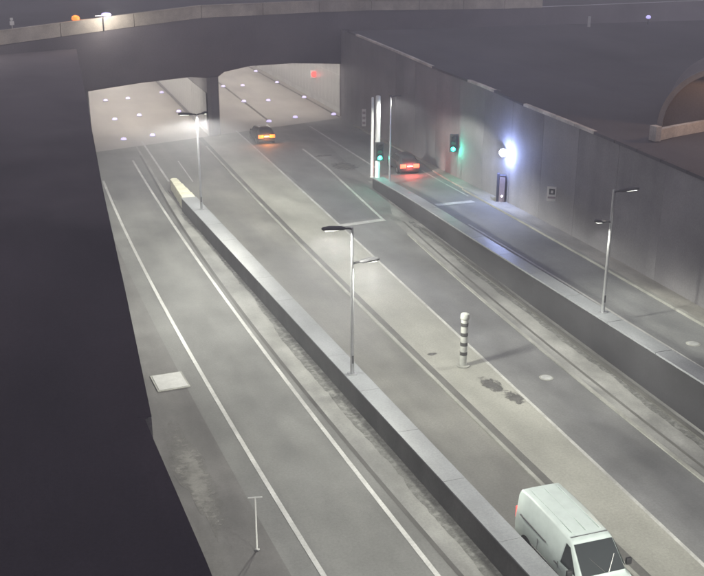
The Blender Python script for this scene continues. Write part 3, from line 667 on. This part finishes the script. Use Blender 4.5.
# ------------------------------------------------------------------ tunnel lamps
lampmesh = {}
def ceiling_lamp(x, y):
    t = thing('ceiling_lamp', 'long white strip lamp hung from the tunnel ceiling', 'lamp', (x, y, 6.2), 0, 'strip lamps along the tunnel ceilings')
    if not lampmesh:
        bm = B(); box(bm, -.16, .16, -1.2, 1.2, .04, .25, .02); me = bpy.data.meshes.new('housing'); bm.to_mesh(me); bm.free(); me.materials.append(MATS['steel_dark']); lampmesh['h'] = me
        bm = B(); box(bm, -.13, .13, -1.15, 1.15, 0, .039); me = bpy.data.meshes.new('diffuser'); bm.to_mesh(me); bm.free(); me.materials.append(MATS['tube_light']); lampmesh['d'] = me
    for k, nm in (('h', 'housing'), ('d', 'diffuser')):
        o = bpy.data.objects.new(nm, lampmesh[k]); COL.objects.link(o); o.parent = t
for y in frange(100, 166, 6.6):
    for x in (10.2, 15.2): ceiling_lamp(x + .028 * (y - 96), y)
    for x in (23.5, 30.8): ceiling_lamp(x + .028 * (y - 96), y + 4)
# bright round dots along the tunnel floors, built as glowing domes
sm = {}
def stud(x, y):
    where = 'farther from the pier in the left tunnel' if x < 12.3 and y < 130 else 'in the left tunnel beside its right wall' if 17 < x < 20 else 'in the middle of the left tunnel' if x < 17 else 'along the dark line between the right tunnel lanes' if x < 28 else 'in the middle of the right tunnel lane' if x < 31 else 'along the dark line beside the right tunnel wall'
    t = thing('glow_dome', 'small round bluish white glowing dome ' + where, 'light', (x, y, .006), 0, 'round glowing domes in rows on the tunnel floors')
    if not sm:
        bm = B(); lathe(bm, [(.31, 0), (.31, .03), (.27, .05)], 18); me = bpy.data.meshes.new('rim'); bm.to_mesh(me); bm.free(); me.materials.append(MATS['steel']); sm['rim'] = me
        bm = B(); lathe(bm, [(.26, .051), (.25, .13), (.18, .21), (.02, .25)], 18); me = bpy.data.meshes.new('dome'); bm.to_mesh(me); bm.free(); me.materials.append(MATS['stud_glow']); sm['dome'] = me
        for me in sm.values():
            for p in me.polygons: p.use_smooth = True
            me.set_sharp_from_angle(angle=R(40))
    for k in ('rim', 'dome'):
        o = bpy.data.objects.new(k, sm[k]); COL.objects.link(o); o.parent = t
for x, y in [(10.4, 95.7), (13.3, 96.8), (10.9, 107.3), (13.7, 109.0), (11.4, 121), (14.1, 121.8), (18.7, 125.3), (18.2, 110.2), (12.2, 134.3), (14.3, 134.6),
             (27.1, 128.1), (26.7, 114.9), (26.0, 100.7), (34.9, 142), (34.7, 129.5), (34.3, 115.6), (33.8, 102.7), (29.7, 128.2), (29.6, 114.7), (29.3, 102.2)]: stud(x, y)
# red lane signal on the right tunnel wall
ls = thing('lane_signal', 'red glowing signal box on the right tunnel wall', 'signal', (35.0, 113.4, 2.6), R(-8))
bm = B(); box(bm, -.5, .3, -.06, .12, 0, .95, .03); obj('housing', bm, 'white_enamel', ls, 40)
bm = B(); tube(bm, [(-.1, -.061, .48), (-.1, -.10, .48)], [.34, .30], 20); obj('lens', bm, 'red_glow', ls, 40)
ld = bpy.data.lights.new('signal_glow', 'POINT'); ld.energy = 12; ld.color = (1, .2, .2); o = bpy.data.objects.new('signal_glow', ld); COL.objects.link(o); o.parent = ls; o.location = (-.2, -.5, .5)

# ------------------------------------------------------------------ street level above
sl = thing('bridge_lamp', 'violet white street lamp fixed to the pale bridge parapet', 'lamp post', (8.95, por(8.95) - .16, ztop(8.95) + .02), R(20))
bm = B(); tube(bm, [(0, 0, 0), (0, 0, 1.22)], [.05, .04], 10); obj('pole', bm, 'steel_dark', sl, 40)
bm = B(); r = []
tube(bm, [(-.75, 0, 1.26), (-.3, 0, 1.27), (0, 0, 1.28)], [.05, .06, .07], 10); obj('arm', bm, 'steel', sl, 40)
bm = B(); lathe(bm, [(.10, 1.20), (.40, 1.24), (.46, 1.32), (.36, 1.46), (.10, 1.52)], 20, (.32, 0, 0)); obj('lamp_head', bm, 'violet_light', sl, 40)
ld = bpy.data.lights.new('bridge_light', 'POINT'); ld.energy = 420; ld.color = (1, .93, .84); ld.shadow_soft_size = .3
o = bpy.data.objects.new('bridge_light', ld); COL.objects.link(o); o.parent = sl; o.location = (.2, -1.7, 1.2)
bc = thing('stand_in_amber_lamp', 'round amber lamp on a made-up short pole behind the pale bridge parapet', 'lamp', (6.62, por(6.62) + .5, ztop(6.62) + .1), 0)  # made-up pole lamp standing in for a vehicle light on the bridge
bm = B(); tube(bm, [(0, 0, 0), (0, 0, 1.0)], [.04, .04], 10); obj('pole', bm, 'steel_dark', bc, 40)
bm = B(); lathe(bm, [(.12, 1.0), (.33, 1.08), (.36, 1.2), (.28, 1.38), (.06, 1.45)], 18); obj('lens', bm, 'amber_light', bc, 40)
ld = bpy.data.lights.new('amber_glow', 'POINT'); ld.energy = 60; ld.color = (1, .55, .3); ld.shadow_soft_size = .3
o = bpy.data.objects.new('amber_glow', ld); COL.objects.link(o); o.parent = bc; o.location = (0, -.3, 2.0)
sg_ = thing('street_sign', 'little white sign on a pole behind the pale bridge parapet', 'sign', (1.35, por(1.35) + 1.5, ztop(1.35) + .1), R(10))
bm = B(); tube(bm, [(0, 0, 0), (0, 0, 1.9)], [.04, .04], 10); obj('pole', bm, 'steel', sg_, 40)
bm = B(); box(bm, -.18, .18, -.07, -.045, 1.3, 1.62, .01); obj('plate', bm, 'white_enamel', sg_)
bm = B(); box(bm, -.12, .12, -.07, -.045, 1.68, 1.9, .01); obj('plate', bm, 'white_enamel', sg_)

# unseen bridge lamp added beyond the left edge to light the rest of the parapet
def copy_tree(o, parent=None):
    c = o.copy(); COL.objects.link(c); c.parent = parent
    for ch in list(o.children): copy_tree(ch, c)
    return c
for x, lb in ((-4.5, 'violet white street lamp added out of view on the parapet beyond the little white sign'),):
    c = copy_tree(sl); c.location = (x, por(x) - .16, ztop(x) + .02); c['label'] = lb; c['group'] = 'lamps along the bridge parapet'
sl['group'] = 'lamps along the bridge parapet'; sl['label'] = 'violet white street lamp on the parapet beside the amber lamp'
# curved low wall of the street ramp beyond the right wall, lit by a sodium lamp added out of view
ru = rtop(47) - .1
cw = thing('curved_wall', 'low curved street wall lit orange beyond the right retaining wall', 'wall', (36, 48, ru))
def bar(pts, hw, z0, z1, name, mat, par):
    bm = B(); prev = None; n = len(pts)
    for i, (x, y) in enumerate(pts):
        d = (Vector(pts[min(i + 1, n - 1)]) - Vector(pts[max(i - 1, 0)])).normalized(); q = Vector((-d.y, d.x)) * hw
        r = [bm.verts.new(p) for p in [(x - q.x, y - q.y, z0), (x + q.x, y + q.y, z0), (x + q.x, y + q.y, z1), (x - q.x, y - q.y, z1)]]
        if prev:
            for k in range(4): bm.faces.new((prev[k], prev[(k + 1) % 4], r[(k + 1) % 4], r[k]))
        else: bm.faces.new(r[::-1])
        prev = r
    bm.faces.new(prev); return shift(obj(name, bm, mat, par), par)
bar([(34.15, 46.1), (35.5, 46.7), (37.9, 47.5), (41, 48.3), (45, 49.0), (50, 49.4)], .16, ru, ru + .62, 'wall', 'coping_bright', cw)
bm = B(); box(bm, 33.7, 34.1, 45.7, 46.3, ru, ru + .85, .04); shift(obj('end_post', bm, 'coping_bright', cw), cw)
ah = thing('arched_shelter', 'dark rounded concrete shelter with a pale arched rim behind the orange lit low wall', 'shelter', (39.6, 47.6, ru), R(-40))
def arch(r0, r1, y0, y1, name, mat, n=28):
    bm = B(); rows = []
    for k in range(n + 1):
        a = math.pi * k / n; rows.append([bm.verts.new((r * math.cos(a), y, r * math.sin(a))) for r, y in ((r0, y0), (r1, y0), (r1, y1), (r0, y1))])
    for p, q in zip(rows, rows[1:]):
        for k in range(4): bm.faces.new((p[k], p[(k + 1) % 4], q[(k + 1) % 4], q[k]))
    bm.faces.new(rows[0]); bm.faces.new(rows[-1][::-1]); return obj(name, bm, mat, ah, 40)
arch(3.3, 3.62, 0, .5, 'rim', 'wall_concrete_c'); arch(3.35, 3.55, .5, 9, 'vault', 'deck_face')
bm = B(); vs = [bm.verts.new((3.29 * math.cos(math.pi * k / 28), .9, 3.29 * math.sin(math.pi * k / 28))) for k in range(29)]; bm.faces.new(vs)
o = obj('back_wall', bm, 'deck_face', ah); md_ = o.modifiers.new('s', 'SOLIDIFY'); md_.thickness = .2
so = thing('street_lamp', 'orange sodium street lamp added out of view beside the low curved wall', 'lamp post', (43.0, 43.2, ru))  # unseen lamp added to light the low wall orange
bm = B(); tube(bm, [(0, 0, 0), (0, 0, 4.0), (-.3, .1, 4.7), (-1.2, .4, 4.9)], [.09, .06, .05, .045], 12); obj('pole', bm, 'steel_dark', so, 40)
bm = B(); box(bm, -1.9, -1.15, .25, .62, 4.82, 5.0, .04); obj('lamp_head', bm, 'steel_dark', so, 40)
bm = B(); box(bm, -1.8, -1.25, .32, .55, 4.80, 4.818); obj('lens', bm, 'amber_light', so)
o = bpy.data.objects.new('sodium_light', batwing('sodium_light', 260, (1, .55, .25))); COL.objects.link(o); o.parent = so; o.location = (-1.5, .43, 4.6)
# distant lamp and post on the upper street
dl = thing('street_lamp', 'small violet lamp on a pole far back on the dark upper street', 'lamp post', (69.0, 97.0, rtop(97) - .1))
bm = B(); tube(bm, [(0, 0, 0), (0, 0, .62)], [.06, .05], 10); obj('pole', bm, 'steel_dark', dl, 40)
bm = B(); lathe(bm, [(.10, .6), (.26, .68), (.28, .82), (.18, .95), (.04, .99)], 16); obj('lamp_head', bm, 'violet_light', dl, 40)
dp = thing('street_post', 'short pale post far back on the dark upper street', 'post', (61.1, 96.5, rtop(96.5) - .1))
bm = B(); tube(bm, [(0, 0, 0), (0, 0, 1.0)], [.16, .15], 12); obj('post', bm, 'white_enamel', dp, 40)
bm = B(); tube(bm, [(0, 0, 1.0), (0, 0, 1.12)], [.18, .10], 12); obj('cap', bm, 'steel', dp, 40)

# ------------------------------------------------------------------ damp night air
hm = bpy.data.materials.new('night_air'); hm.use_nodes = True; N = hm.node_tree.nodes; N.clear()
ou = N.new('ShaderNodeOutputMaterial'); pv = N.new('ShaderNodeVolumePrincipled')
pv.inputs['Color'].default_value = (.92, .92, 1.0, 1); pv.inputs['Density'].default_value = .0042; pv.inputs['Anisotropy'].default_value = .35
hm.node_tree.links.new(pv.outputs['Volume'], ou.inputs['Volume']); MATS['night_air'] = hm
bm = B(); box(bm, -330, 330, -70, 530, -1.5, 19.2); hz = obj('haze', bm, 'night_air'); hz['kind'] = 'stuff'
